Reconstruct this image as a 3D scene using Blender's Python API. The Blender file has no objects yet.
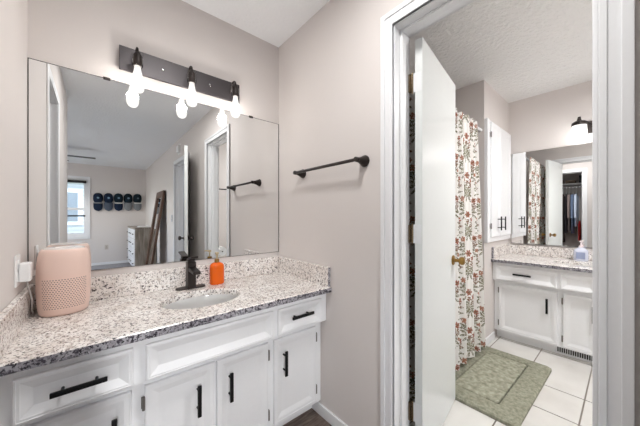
import bpy, bmesh, math, random
from mathutils import Vector, Matrix
random.seed(4)
S = bpy.context.scene
COL = S.collection
PI = math.pi

# ------------------------------------------------------------------ camera, world, lights, exposure
CX, CY, CZ, YAW, FPX, HOR = 0.2202, -1.6768, 1.1875, 40.589, 262.73, 216.7
cd = bpy.data.cameras.new('camera'); cam = bpy.data.objects.new('camera', cd); COL.objects.link(cam)
cam.location = (CX, CY, CZ); cam.rotation_euler = (PI/2, 0, -math.radians(YAW))
cd.sensor_width = 36; cd.lens = FPX/640*36; cd.shift_y = (HOR-213)/640; cd.clip_start = .01
S.camera = cam
S.view_settings.view_transform = 'Standard'; S.view_settings.look = 'None'
S.view_settings.gamma = 1; S.view_settings.use_curve_mapping = False
S.view_settings.exposure = 0.24
S.cycles.use_denoising = True; S.cycles.max_bounces = 12; S.cycles.diffuse_bounces = 7
S.cycles.glossy_bounces = 6; S.cycles.transparent_max_bounces = 12; S.cycles.transmission_bounces = 6
S.cycles.blur_glossy = 1.0; S.cycles.sample_clamp_indirect = 6.0
w = bpy.data.worlds.new('sky'); S.world = w; w.use_nodes = True
wn = w.node_tree; bg = wn.nodes['Background']
sky = wn.nodes.new('ShaderNodeTexSky'); sky.sky_type = 'NISHITA'; sky.sun_disc = False
sky.sun_elevation = math.radians(40); sky.sun_rotation = math.radians(60)
wn.links.new(sky.outputs[0], bg.inputs[0]); bg.inputs[1].default_value = .75

def lamp(name, kind, loc, power, col=(1, 1, 1), size=.05, rot=None, sy=None):
    l = bpy.data.lights.new(name, kind); l.energy = power; l.color = col
    if kind == 'AREA':
        l.shape = 'RECTANGLE'; l.size = size; l.size_y = sy or size
    else:
        l.shadow_soft_size = size
    o = bpy.data.objects.new(name, l); COL.objects.link(o); o.location = loc
    if rot: o.rotation_euler = rot
    return o
# added area light standing in for daylight from an unseen side window
lamp('side_window_fill', 'AREA', (-2.98, -4.6, 1.4), 30, (1, .96, .92), 1.6, (0, -PI/2, 0), 2.2)
BULB_W, BATH_W, FAN_W, HALL_W, ALC_W, BCL_W = 2.2, 2.0, 44.0, 8.0, 11.0, 22.0
FILL_W = 122.0  # power of the added spot that fills the vanity fronts

# ------------------------------------------------------------------ materials
def lin(c):
    return tuple(((x/255)/12.92 if x/255 <= .04045 else ((x/255+.055)/1.055)**2.4) for x in c)
def newmat(name):
    m = bpy.data.materials.new(name); m.use_nodes = True
    nt = m.node_tree; return m, nt, nt.nodes['Principled BSDF']
def ND(nt, t, **k):
    n = nt.nodes.new(t)
    for a, v in k.items(): setattr(n, a, v)
    return n
def simple(name, rgb, rough=.5, metal=0., bump=0., bscale=60., var=0., spec=None):
    m, nt, b = newmat(name)
    c = lin(rgb)
    b.inputs['Base Color'].default_value = (*c, 1); b.inputs['Roughness'].default_value = rough
    b.inputs['Metallic'].default_value = metal
    if spec is not None: b.inputs['Specular IOR Level'].default_value = spec
    tc = ND(nt, 'ShaderNodeTexCoord'); nz = ND(nt, 'ShaderNodeTexNoise'); nz.inputs['Scale'].default_value = bscale
    nz.inputs['Detail'].default_value = 4
    nt.links.new(tc.outputs['Object'], nz.inputs['Vector'])
    if bump:
        bp = ND(nt, 'ShaderNodeBump'); bp.inputs['Strength'].default_value = bump; bp.inputs['Distance'].default_value = .004
        nt.links.new(nz.outputs[0], bp.inputs['Height']); nt.links.new(bp.outputs[0], b.inputs['Normal'])
    v = var or .02
    mx = ND(nt, 'ShaderNodeMix', data_type='RGBA')
    mx.inputs[6].default_value = (*[x*(1-v) for x in c], 1); mx.inputs[7].default_value = (*[min(1, x*(1+v)) for x in c], 1)
    nt.links.new(nz.outputs[0], mx.inputs[0]); nt.links.new(mx.outputs[2], b.inputs['Base Color'])
    return m
def ramp_mat(name, stops, scale, rough=.5, stretch=(1, 1, 1), bump=0., detail=6, dist=0.):
    m, nt, b = newmat(name)
    tc = ND(nt, 'ShaderNodeTexCoord'); mp = ND(nt, 'ShaderNodeMapping'); mp.inputs['Scale'].default_value = stretch
    nz = ND(nt, 'ShaderNodeTexNoise'); nz.inputs['Scale'].default_value = scale; nz.inputs['Detail'].default_value = detail
    nz.inputs['Distortion'].default_value = dist
    cr = ND(nt, 'ShaderNodeValToRGB'); e = cr.color_ramp.elements
    e[0].position, e[0].color = stops[0][0], (*lin(stops[0][1]), 1)
    e[1].position, e[1].color = stops[-1][0], (*lin(stops[-1][1]), 1)
    for p, c in stops[1:-1]:
        k = e.new(p); k.color = (*lin(c), 1)
    L = nt.links.new
    L(tc.outputs['Object'], mp.inputs[0]); L(mp.outputs[0], nz.inputs['Vector']); L(nz.outputs[0], cr.inputs[0]); L(cr.outputs[0], b.inputs['Base Color'])
    b.inputs['Roughness'].default_value = rough
    if bump:
        bp = ND(nt, 'ShaderNodeBump'); bp.inputs['Strength'].default_value = bump; bp.inputs['Distance'].default_value = .006
        L(nz.outputs[0], bp.inputs['Height']); L(bp.outputs[0], b.inputs['Normal'])
    return m
def emit(name, rgb, strength):
    m, nt, b = newmat(name)
    b.inputs['Base Color'].default_value = (*lin(rgb), 1); b.inputs['Emission Color'].default_value = (*lin(rgb), 1)
    b.inputs['Emission Strength'].default_value = strength
    return m
def thin_glass(name, tint=(1, 1, 1), refl=.12):
    m, nt, b = newmat(name); nt.nodes.remove(b)
    out = nt.nodes['Material Output']; tr = ND(nt, 'ShaderNodeBsdfTransparent'); gl = ND(nt, 'ShaderNodeBsdfGlossy')
    tr.inputs[0].default_value = (*tint, 1); gl.inputs['Roughness'].default_value = .03
    lw = ND(nt, 'ShaderNodeLayerWeight'); lw.inputs[0].default_value = refl
    mx = ND(nt, 'ShaderNodeMixShader'); L = nt.links.new
    L(lw.outputs['Fresnel'], mx.inputs[0]); L(tr.outputs[0], mx.inputs[1]); L(gl.outputs[0], mx.inputs[2]); L(mx.outputs[0], out.inputs[0])
    return m
def glow_glass(name, rgb, strength, mix):
    m, nt, b = newmat(name); nt.nodes.remove(b); L = nt.links.new
    tr = ND(nt, 'ShaderNodeBsdfTransparent'); em = ND(nt, 'ShaderNodeEmission'); em.inputs[0].default_value = (*lin(rgb), 1); em.inputs[1].default_value = strength
    mx = ND(nt, 'ShaderNodeMixShader'); mx.inputs[0].default_value = mix
    L(tr.outputs[0], mx.inputs[1]); L(em.outputs[0], mx.inputs[2]); L(mx.outputs[0], nt.nodes['Material Output'].inputs[0]); return m
def granite(name='granite', c0=(230, 223, 218), c1=(248, 245, 242), cols=((190, 178, 170), (136, 124, 120), (70, 62, 64), (44, 40, 42)), sh=.0):
    m, nt, b = newmat(name); L = nt.links.new
    tc = ND(nt, 'ShaderNodeTexCoord')
    def noise(sc, det, off=0, rough=.6):
        mp = ND(nt, 'ShaderNodeMapping'); mp.inputs['Location'].default_value = (off, off*.7, off*.3)
        n = ND(nt, 'ShaderNodeTexNoise'); n.inputs['Scale'].default_value = sc; n.inputs['Detail'].default_value = det; n.inputs['Roughness'].default_value = rough
        L(tc.outputs['Object'], mp.inputs[0]); L(mp.outputs[0], n.inputs['Vector']); return n
    def step(n, lo, hi):
        r = ND(nt, 'ShaderNodeMapRange'); r.interpolation_type = 'SMOOTHSTEP'; r.inputs[1].default_value = lo; r.inputs[2].default_value = hi
        L(n.outputs[0], r.inputs[0]); return r
    cur = None
    base = noise(9, 5)
    mx = ND(nt, 'ShaderNodeMix', data_type='RGBA'); mx.inputs[6].default_value = (*lin(c0), 1); mx.inputs[7].default_value = (*lin(c1), 1)
    L(step(base, .35, .65).outputs[0], mx.inputs[0]); cur = mx.outputs[2]
    for sc, off, lo, hi, col, amt in ((52, 3, .54-sh, .62-sh, cols[0], .7), (95, 11, .57-sh, .63-sh, cols[1], .85), (72, 23, .60-sh, .64-sh, cols[2], 1.0), (140, 31, .595-sh, .64-sh, cols[3], .95)):
        s = step(noise(sc, 3, off), lo, hi)
        mu = ND(nt, 'ShaderNodeMath', operation='MULTIPLY'); mu.inputs[1].default_value = amt; L(s.outputs[0], mu.inputs[0])
        x = ND(nt, 'ShaderNodeMix', data_type='RGBA'); L(mu.outputs[0], x.inputs[0]); L(cur, x.inputs[6]); x.inputs[7].default_value = (*lin(col), 1); cur = x.outputs[2]
    L(cur, b.inputs['Base Color']); b.inputs['Roughness'].default_value = .22
    return m
def perforated():
    m, nt, b = newmat('pink_perforated_plastic'); L = nt.links.new
    def M(op, a, c=None, cl=False):
        n = ND(nt, 'ShaderNodeMath', operation=op)
        for i, v in enumerate((a, c)):
            if v is None: continue
            if isinstance(v, (int, float)): n.inputs[i].default_value = v
            else: L(v, n.inputs[i])
        return n.outputs[0]
    tc = ND(nt, 'ShaderNodeTexCoord'); sp = ND(nt, 'ShaderNodeSeparateXYZ'); L(tc.outputs['Object'], sp.inputs[0])
    x, y, z = sp.outputs
    ang = M('ARCTAN2', x, M('MULTIPLY', y, -1.0))
    u = M('MULTIPLY', M('SUBTRACT', ang, .08), .085/.0088); v = M('MULTIPLY', z, 1/.0076)
    row = M('FLOOR', v); u2 = M('ADD', u, M('MULTIPLY', M('MODULO', row, 2.0), .5))
    fu = M('SUBTRACT', M('FRACT', u2), .5); fv = M('SUBTRACT', M('FRACT', v), .5)
    d = M('SQRT', M('ADD', M('MULTIPLY', fu, fu), M('MULTIPLY', fv, fv)))
    hole = M('LESS_THAN', d, .27)
    reg = M('MULTIPLY', M('MULTIPLY', M('GREATER_THAN', z, .030), M('LESS_THAN', z, .150)), M('LESS_THAN', M('ABSOLUTE', M('SUBTRACT', ang, .08)), .86))
    k = M('MULTIPLY', hole, reg)
    mx = ND(nt, 'ShaderNodeMix', data_type='RGBA'); L(k, mx.inputs[0])
    mx.inputs[6].default_value = (*lin((235, 206, 194)), 1); mx.inputs[7].default_value = (*lin((112, 88, 82)), 1)
    L(mx.outputs[2], b.inputs['Base Color']); b.inputs['Roughness'].default_value = .45
    return m
def floral():
    m, nt, b = newmat('floral_curtain_cloth'); L = nt.links.new
    def M(op, a, c=None):
        n = ND(nt, 'ShaderNodeMath', operation=op)
        for i, v in enumerate((a, c)):
            if v is None: continue
            if isinstance(v, (int, float)): n.inputs[i].default_value = v
            else: L(v, n.inputs[i])
        return n.outputs[0]
    uv = ND(nt, 'ShaderNodeUVMap'); uv.uv_map = 'cloth'
    sp = ND(nt, 'ShaderNodeSeparateXYZ'); L(uv.outputs[0], sp.inputs[0])
    u, v = sp.outputs[0], sp.outputs[1]
    nz = ND(nt, 'ShaderNodeTexNoise'); nz.inputs['Scale'].default_value = 70; L(uv.outputs[0], nz.inputs['Vector'])
    wob = M('MULTIPLY', M('SUBTRACT', nz.outputs[0], .5), 1.5)
    cur = None
    nz2 = ND(nt, 'ShaderNodeTexNoise'); nz2.inputs['Scale'].default_value = 130; nz2.inputs['Detail'].default_value = 1; L(uv.outputs[0], nz2.inputs['Vector'])
    def layer(cw, ch, ou, ov, blobs, cur):
        uu, vv = M('ADD', u, ou), M('ADD', v, ov)
        a = M('MULTIPLY', M('SUBTRACT', M('FRACT', M('DIVIDE', uu, cw)), .5), cw)
        bb = M('MULTIPLY', M('SUBTRACT', M('FRACT', M('DIVIDE', vv, ch)), .5), ch)
        for cx, cy, r, n, ph, depth, col, holes in blobs:
            x_, y_ = M('SUBTRACT', a, cx), M('SUBTRACT', bb, cy)
            l = M('SQRT', M('ADD', M('MULTIPLY', x_, x_), M('MULTIPLY', y_, y_)))
            th = M('ARCTAN2', y_, x_)
            lim = M('MULTIPLY', M('ADD', M('MULTIPLY', M('COSINE', M('ADD', M('MULTIPLY', th, float(n)), ph)), depth), 1-depth), r)
            k = M('LESS_THAN', M('ADD', M('DIVIDE', l, r), M('MULTIPLY', wob, .35)), M('DIVIDE', lim, r))
            if holes: k = M('MULTIPLY', k, M('LESS_THAN', nz2.outputs[0], holes))
            x = ND(nt, 'ShaderNodeMix', data_type='RGBA'); L(k, x.inputs[0])
            if cur is None: x.inputs[6].default_value = (*lin((234, 232, 229)), 1)
            else: L(cur, x.inputs[6])
            x.inputs[7].default_value = (*lin(col), 1); cur = x.outputs[2]
        return cur
    R1, R2, BR, G1, G2 = (150, 88, 66), (160, 112, 90), (122, 90, 68), (110, 106, 82), (136, 132, 108)
    big = [(0, -.050, .080, 11, .4, .30, G1, .56), (0, -.03, .060, 7, 1.5, .35, G2, .5), (-.045, .005, .036, 5, 0, .25, G1, .56), (.045, .0, .036, 5, 1, .25, BR, .54),
           (0, .085, .030, 6, 0, .16, R1, .62), (-.045, .050, .024, 6, 1, .16, R2, .62), (.046, .045, .025, 6, 2, .16, R1, .62), (0, .085, .012, 5, 0, .1, BR, 0), (.0, .030, .022, 5, 2, .16, BR, .6), (.046, .045, .009, 5, 0, .1, BR, 0)]
    small = [(0, -.02, .028, 5, 1.5, .45, G1, .56), (0, .022, .018, 5, 0, .16, R2, .62)]
    cur = layer(.26, .31, .0, .02, big, cur)
    cur = layer(.26, .31, .13, .175, big, cur)
    cur = layer(.26, .62, .065, .10, small, cur)
    L(cur, b.inputs['Base Color']); b.inputs['Roughness'].default_value = .85
    b.inputs['Subsurface Weight'].default_value = 0
    return m
def popcorn(name, rgb, scale, strength):
    m, nt, b = newmat(name); L = nt.links.new
    tc = ND(nt, 'ShaderNodeTexCoord'); nz = ND(nt, 'ShaderNodeTexNoise'); nz.inputs['Scale'].default_value = scale; nz.inputs['Detail'].default_value = 3
    L(tc.outputs['Object'], nz.inputs['Vector'])
    bp = ND(nt, 'ShaderNodeBump'); bp.inputs['Strength'].default_value = strength; bp.inputs['Distance'].default_value = .018
    L(nz.outputs[0], bp.inputs['Height']); L(bp.outputs[0], b.inputs['Normal'])
    b.inputs['Base Color'].default_value = (*lin(rgb), 1); b.inputs['Roughness'].default_value = .95; b.inputs['Specular IOR Level'].default_value = .1
    return m
def siding():
    m, nt, b = newmat('house_siding'); L = nt.links.new
    tc = ND(nt, 'ShaderNodeTexCoord'); wv = ND(nt, 'ShaderNodeTexWave'); wv.bands_direction = 'Z'; wv.wave_profile = 'SAW'; wv.inputs['Scale'].default_value = 2.0
    L(tc.outputs['Object'], wv.inputs['Vector'])
    mx = ND(nt, 'ShaderNodeMix', data_type='RGBA'); mx.inputs[6].default_value = (*lin((176, 178, 182)), 1); mx.inputs[7].default_value = (*lin((206, 208, 211)), 1)
    L(wv.outputs[0], mx.inputs[0]); L(mx.outputs[2], b.inputs['Base Color']); b.inputs['Roughness'].default_value = .8
    return m

PAINT = simple('pinkish_beige_wall_paint', (217, 211, 208), .75, bump=.06, bscale=160, spec=.2)
CEIL = popcorn('textured_white_ceiling', (246, 248, 250), 55, .35)
POP = popcorn('popcorn_ceiling', (240, 240, 239), 42, 1.0)
TRIM = simple('white_semigloss_trim', (234, 235, 237), .35)
CABW = simple('white_cabinet_paint', (240, 241, 243), .4)
LEAF = simple('white_gloss_door_paint', (228, 231, 230), .28)
BLACK = simple('matte_black_metal', (30, 30, 32), .38, .6)
BRONZE = simple('dark_bronze_metal', (62, 56, 54), .4, .7)
CHAR = simple('charcoal_brushed_metal', (70, 66, 68), .38, .5)
STEELH = simple('worn_dark_hinge_metal', (128, 124, 120), .4, .5)
BRASS = simple('aged_brass', (150, 118, 66), .28, .9)
GOLD = simple('pale_brass_pump', (204, 186, 150), .3, .6)
HINGB = simple('tarnished_hinge_metal', (120, 104, 84), .25, .9)
CHROME = simple('polished_chrome', (200, 200, 200), .15, 1.)
GRAN = granite()
GRANE = granite('granite_cut_edge', (158, 156, 162), (186, 184, 190), ((150, 146, 152), (112, 108, 116), (70, 66, 74), (44, 42, 48)), .045)
PORC = simple('white_porcelain', (252, 252, 251), .12)
PINK = perforated()
PINKTOP = simple('silver_pink_plastic', (232, 224, 220), .18)
ORANGE = simple('orange_glass', (232, 98, 8), .14, spec=.5)
PLAST = simple('white_plastic', (240, 240, 240), .3)
SLOT = simple('dark_slot', (40, 40, 42), .6)
CABLE = simple('grey_cable', (176, 172, 170), .5)
FLORAL = floral()
MATC = ramp_mat('sage_bath_mat_pile', [(.3, (128, 128, 110)), (.5, (158, 158, 140)), (.7, (182, 182, 164))], 34, .95, bump=1.0, detail=8)
MATB = ramp_mat('sage_bath_mat_border', [(.3, (126, 126, 108)), (.5, (150, 150, 132)), (.7, (166, 166, 148))], 60, .95, bump=.8, detail=6)
TILE = ramp_mat('pale_floor_tile', [(.3, (214, 211, 206)), (.7, (232, 230, 226))], 3, .22, detail=5)
GROUT = simple('grey_grout', (140, 132, 124), .8)
PLANK = ramp_mat('brown_mottled_floor', [(.3, (74, 62, 56)), (.5, (104, 90, 82)), (.7, (128, 114, 104))], 14, .6, (1, 6, 1), detail=8)
CARPET = ramp_mat('grey_carpet', [(.3, (134, 134, 138)), (.7, (166, 166, 170))], 90, 1., bump=.6)
BULBL = glow_glass('glowing_bulb_glass', (255, 250, 244), 1.5, .42)
SHADE = glow_glass('glowing_frosted_shade', (255, 252, 247), 1.7, .62)
BULBG = thin_glass('clear_bulb_glass', (1, 1, 1), .08)
PANE = thin_glass('window_glass', (.96, .98, .98), .06)
FIL = emit('glowing_filament', (255, 246, 232), 14)
LAMPG = emit('added_lamp_glow', (255, 250, 244), 1.6)  # glow for the lamps added out of view
NAVY = simple('navy_cap_cloth', (30, 42, 62), .95, bump=.3, bscale=300, spec=.15)
NAVY2 = simple('dark_teal_cap_cloth', (26, 40, 50), .95, bump=.3, bscale=300, spec=.15)
GREYC = simple('grey_cap_cloth', (120, 124, 128), .8, bump=.3, bscale=300)
WHITEC = simple('white_cap_cloth', (214, 214, 212), .8)
EMBL = simple('pale_blue_stitching', (122, 150, 172), .7)
WOODG = ramp_mat('weathered_grey_wood', [(.3, (112, 102, 92)), (.5, (150, 140, 128)), (.7, (178, 170, 160))], 5, .6, (6, 6, .6), detail=6)
WOODB = ramp_mat('dark_brown_frame_wood', [(.3, (64, 46, 36)), (.6, (98, 72, 56)), (.8, (118, 90, 72))], 6, .5, (6, 6, .6), detail=5)
def mirror_mat():
    m, nt, b = newmat('mirror_silvering'); b.inputs['Base Color'].default_value = (.90, .91, .91, 1); b.inputs['Metallic'].default_value = 1; b.inputs['Roughness'].default_value = 0
    return m
MIRR = mirror_mat()
EDGE = simple('dark_mirror_edge', (74, 72, 70), .4)
HALLP = simple('pale_grey_hall_paint', (196, 200, 206), .7)

# ------------------------------------------------------------------ mesh helpers
def box(bm, x0, x1, y0, y1, z0, z1, bev=0.):
    x0, x1 = sorted((x0, x1)); y0, y1 = sorted((y0, y1)); z0, z1 = sorted((z0, z1))
    r = bmesh.ops.create_cube(bm, size=1)
    for v in r['verts']:
        v.co = ((x0+x1)/2+v.co.x*(x1-x0), (y0+y1)/2+v.co.y*(y1-y0), (z0+z1)/2+v.co.z*(z1-z0))
    if bev:
        ed = list({e for v in r['verts'] for e in v.link_edges})
        bmesh.ops.bevel(bm, geom=ed, offset=bev, segments=2, affect='EDGES', profile=.5)
    return bm
def B(*a, **k):
    return box(bmesh.new(), *a, **k)
def tube(bm, pts, r, n=12, cap=True):
    pts = [Vector(p) for p in pts]; rr = r if isinstance(r, (list, tuple)) else [r]*len(pts)
    rings = []; up = None
    for i, p in enumerate(pts):
        t = (pts[min(i+1, len(pts)-1)]-pts[max(i-1, 0)]).normalized()
        if up is None: up = Vector((0, 0, 1)) if abs(t.z) < .9 else Vector((1, 0, 0))
        a = t.cross(up).normalized(); c = a.cross(t).normalized(); up = c
        rings.append([bm.verts.new(p+rr[i]*(math.cos(2*PI*k/n)*a+math.sin(2*PI*k/n)*c)) for k in range(n)])
    for i in range(len(rings)-1):
        for k in range(n):
            bm.faces.new((rings[i][k], rings[i][(k+1) % n], rings[i+1][(k+1) % n], rings[i+1][k]))
    if cap:
        bm.faces.new(rings[0][::-1]); bm.faces.new(rings[-1])
    return bm
def T(*a, **k):
    return tube(bmesh.new(), *a, **k)
def lathe(bm, prof, c, n=28, axis='z', e=None, ratio=1.):
    """prof = [(radius, height)], about c; e = superellipse exponent"""
    rings = []
    for r, h in prof:
        ring = []
        for k in range(n):
            a = 2*PI*k/n; ca, sa = math.cos(a), math.sin(a)
            if e: ca, sa = math.copysign(abs(ca)**(2/e), ca), math.copysign(abs(sa)**(2/e), sa)
            p = (r*ca, r*ratio*sa, h)
            if axis == 'y': p = (p[0], -p[2], p[1])
            if axis == 'x': p = (p[2], p[0], p[1])
            ring.append(bm.verts.new((c[0]+p[0], c[1]+p[1], c[2]+p[2])))
        rings.append(ring)
    for i in range(len(rings)-1):
        for k in range(n):
            bm.faces.new((rings[i][k], rings[i][(k+1) % n], rings[i+1][(k+1) % n], rings[i+1][k]))
    if prof[0][0] > 1e-5: bm.faces.new(rings[0][::-1])
    if prof[-1][0] > 1e-5: bm.faces.new(rings[-1])
    bmesh.ops.remove_doubles(bm, verts=bm.verts, dist=1e-6)
    return bm
def LA(*a, **k):
    return lathe(bmesh.new(), *a, **k)
def nested(bm, m, u0, u1, v0, v1, rings):
    """rectangle u0..u1 x v0..v1 stepped by rings [(inset, height)]; m maps (u, v, w) to the world"""
    prev = None
    back = [bm.verts.new(m(u, v, 0)) for u, v in ((u0, v0), (u1, v0), (u1, v1), (u0, v1))]
    bm.faces.new(back[::-1]); prev = back
    for ins, h in rings:
        r = [bm.verts.new(m(u, v, h)) for u, v in ((u0+ins, v0+ins), (u1-ins, v0+ins), (u1-ins, v1-ins), (u0+ins, v1-ins))]
        for k in range(4): bm.faces.new((prev[k], prev[(k+1) % 4], r[(k+1) % 4], r[k]))
        prev = r
    bm.faces.new(prev)
    return bm
DRAWER_R = [(0, .012), (.0015, .0150), (.006, .0165), (.0075, .0148), (.0135, .0150), (.016, .0135), (.040, .0045), (.041, .0045)]
DOOR_R = [(0, .012), (.0015, .0150), (.006, .0165), (.0075, .0148), (.022, .0150), (.026, .0140), (.046, .0085), (.047, .0085)]

def wloc(o):
    p = Vector((0, 0, 0))
    while o: p = p+o.location; o = o.parent
    return p
def obj(name, bm, mat, parent=None, smooth=False, at=None, ang=None):
    bmesh.ops.recalc_face_normals(bm, faces=bm.faces)
    me = bpy.data.meshes.new(name)
    org = wloc(parent) if parent else Vector(at or (0, 0, 0))
    bmesh.ops.translate(bm, verts=bm.verts, vec=-org)
    bm.to_mesh(me); bm.free()
    for m in (mat if isinstance(mat, (list, tuple)) else [mat]): me.materials.append(m)
    if smooth:
        me.polygons.foreach_set('use_smooth', [True]*len(me.polygons))
        try: me.set_sharp_from_angle(angle=math.radians(ang or 40))
        except Exception: pass
    o = bpy.data.objects.new(name, me); COL.objects.link(o)
    if parent: o.parent = parent
    else: o.location = org
    return o
def thing(name, label, cat, loc, group=None):
    o = bpy.data.objects.new(name, None); COL.objects.link(o); o.location = loc; o.empty_display_size = .05
    o['label'] = label; o['category'] = cat
    if group: o['group'] = group
    return o
def tag(o, label, cat, group=None):
    o['label'] = label; o['category'] = cat
    if group: o['group'] = group
    return o
def struct(name, bm, mat, parent=None, label=None, **k):
    o = obj(name, bm, mat, parent, **k); o['kind'] = 'structure'
    if label: o['label'] = label
    return o
def sthing(name, loc):
    o = bpy.data.objects.new(name, None); COL.objects.link(o); o.location = loc; o['kind'] = 'structure'; o.empty_display_size = .05
    return o

# ------------------------------------------------------------------ room shell
W, T_ = 1.2531, .12
XB = W+T_                      # bathroom side of the right wall
X2, YB, X1, YF = 3.6833, -.8279, 2.9259, -6.732
H = 2.44
YO0, YO1, ZO = -.991, -1.624, 2.0546      # bathroom doorway
YD0, YD1 = -2.50, -3.30                    # bedroom entry doorway
YC0, YC1 = -.66, -1.20                     # closet doorway
YE = -2.17                                 # end of left wall
YT = -.08                                  # wall along the tub
YBW = -2.35                                # bathroom's other wall
def tag_label(o, l): o['label'] = l; return o
tag_label(struct('wall_back', B(-.12, XB, 0, .12, 0, H), PAINT), 'pale wall behind the mirror and vanity')
bm = bmesh.new()
J = .02
for y0, y1, z0, z1 in ((0, YO0+J, 0, H), (YO0+J, YO1-J, ZO+J, H), (YO1-J, YD0+J, 0, H), (YD0+J, YD1-J, ZO+J, H), (YD1-J, YF, 0, H)):
    box(bm, W, XB, y0, y1, z0, z1)
tag_label(struct('wall_right', bm, PAINT), 'pale wall with the towel bar and doorway')
bm = bmesh.new()
for y0, y1, z0, z1 in ((0, YC0+J, 0, H), (YC0+J, YC1-J, ZO+J, H), (YC1-J, YE, 0, H)):
    box(bm, -T_, 0, y0, y1, z0, z1)
struct('wall_left', bm, PAINT)
XL = -3.0
struct('wall_bedroom_side', B(XL-.1, -T_, YE+.001, YE+T_, 0, H), PAINT)
bm = bmesh.new()
for y0, y1, z0, z1 in ((YE+T_, -3.4, 0, H), (-5.8, YF, 0, H), (-3.4, -5.8, 0, .55), (-3.4, -5.8, 2.2, H)):
    box(bm, XL-.12, XL, y0, y1, z0, z1)
struct('wall_bedroom_left', bm, PAINT)
WX0, WX1, WZ0, WZ1 = -.76, .115, .71, 2.09
bm = bmesh.new()
for x0, x1, z0, z1 in ((XL-.12, WX0, 0, H), (WX1, XB, 0, H), (WX0, WX1, 0, WZ0), (WX0, WX1, WZ1, H)):
    box(bm, x0, x1, YF-.14, YF, z0, z1)
tag_label(struct('wall_far', bm, PAINT), 'beige bedroom wall with the window and the caps')
# bathroom walls
struct('wall_tub', B(XB, X2+.12, YT, YT+.1, 0, H), PAINT)
struct('wall_chase', B(X1, X2, YB, YT, 0, H), PAINT)
struct('wall_bathroom_far', B(X2, X2+.12, YBW-.1, YT, 0, H), PAINT)
struct('wall_bathroom_side', B(XB, X2, YBW-.1, YBW, 0, H), PAINT)
# hallway beyond the entry door
struct('wall_hall_far', B(2.5, 2.6, YBW-.1, -4.5, 0, H), HALLP)
struct('wall_hall_end', B(XB, 2.5, -4.4, -4.5, 0, H), HALLP)
# closet
struct('wall_closet_back', B(-.86, -.8, -.3, -1.8, 0, H), PAINT)
struct('wall_closet_end', B(-.8, -T_, -1.74, -1.8, 0, H), PAINT)
struct('wall_closet_near', B(-.8, -T_, -.3, -.36, 0, H), PAINT)
struct('ceiling', B(XL-.12, XB-.001, YF-.14, .12, H, H+.1), CEIL)
struct('ceiling_bathroom', B(XB, X2+.12, -4.5, YT+.1, H, H+.1), POP)
struct('floor', B(-.9, W+.06, -2.4, .12, -.1, 0), PLANK)
struct('floor_bedroom', B(XL-.12, XB+1.2, YF-.14, -2.4, -.1, .004), CARPET)
# tiled bathroom floor: grout bed with separate tiles laid in it
bm = bmesh.new(); box(bm, W+.06, X2+.12, -2.4, YT, -.1, -.004)
g = .0035
ys = [YT, -.22, -.545, -.865, -1.182, -1.50, -1.82, -2.14, -2.40]
for j in range(len(ys)-1):
    xs = [W+.06, 1.68, 2.0, 2.317, 2.632, 3.235, X2] if j % 2 == 0 else [W+.06, 1.68, 2.0, 2.317, 2.632, 3.235, X2]
    for i in range(len(xs)-1):
        box(bm, xs[i]+g, xs[i+1]-g, ys[j]-g, ys[j+1]+g, -.02, 0, bev=.0015)
for f in bm.faces:
    f.material_index = 0 if f.calc_center_median().z > -.0045 and max(v.co.z for v in f.verts) > -.0039 else 1
struct('floor_bathroom', bm, [TILE, GROUT])

# casings, jambs
def doorframe(n, y0, y1, zt, xa, xb, outs, cw=.066, flat=False):
    """jamb between wall faces xa<xb, casings on the faces listed in outs"""
    bm = bmesh.new()
    box(bm, xa, xb, y0, y0+J, 0, zt+J); box(bm, xa, xb, y1-J, y1, 0, zt+J); box(bm, xa, xb, y0, y1, zt, zt+J)
    xs0 = xa+.045; xs1 = xa+.08
    box(bm, xs0, xs1, y0, y0-.011, 0, zt, bev=.002); box(bm, xs0, xs1, y1, y1+.011, 0, zt, bev=.002); box(bm, xs0, xs1, y0-.011, y1+.011, zt, zt-.011, bev=.002)
    struct('trim_%d' % n, bm, TRIM)
    k = n
    for xf, sgn in outs:
        k += 1; bm = bmesh.new()
        r = .004
        for d0, d1, t in (((r, cw, .008),) if flat else ((r, cw, .011), (r, .020, .0145), (cw-.022, cw, .017))):
            xo = xf+sgn*t
            box(bm, xf, xo, y0+d0, y0+d1, 0, zt+d1, bev=.002)
            box(bm, xf, xo, y1-d0, y1-d1, 0, zt+d1, bev=.002)
            box(bm, xf, xo, y0+d0, y1-d0, zt+d0, zt+d1, bev=.002)
        struct('trim_%d' % k, bm, TRIM)
doorframe(1, YO0, YO1, ZO, W, XB, ((W, -1), (XB, 1)))
doorframe(4, YD0, YD1, ZO, W, XB, ((W, -1),))
doorframe(6, YC0, YC1, ZO, -T_, 0, ((0, 1),), flat=True)
# baseboards
def baseb(name, x0, x1, y0, y1):
    bm = bmesh.new(); box(bm, x0, x1, y0, y1, 0, .066, bev=.003)
    struct(name, bm, TRIM)
baseb('baseboard_right', W-.012, W, -.405, YO0+.066)
baseb('baseboard_right_bedroom', W-.012, W, YO1-.07, YD0+.07)
baseb('baseboard_right_far', W-.012, W, YD1-.07, YF+.012)
baseb('baseboard_far', XL, W, YF, YF+.012)
baseb('baseboard_left', 0, .012, YC1-.07, YE)
baseb('baseboard_chase', X1-.012, 3.185, YB-.012, YB)
baseb('baseboard_bathroom_side', XB, X2, YBW, YBW+.012)

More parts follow.
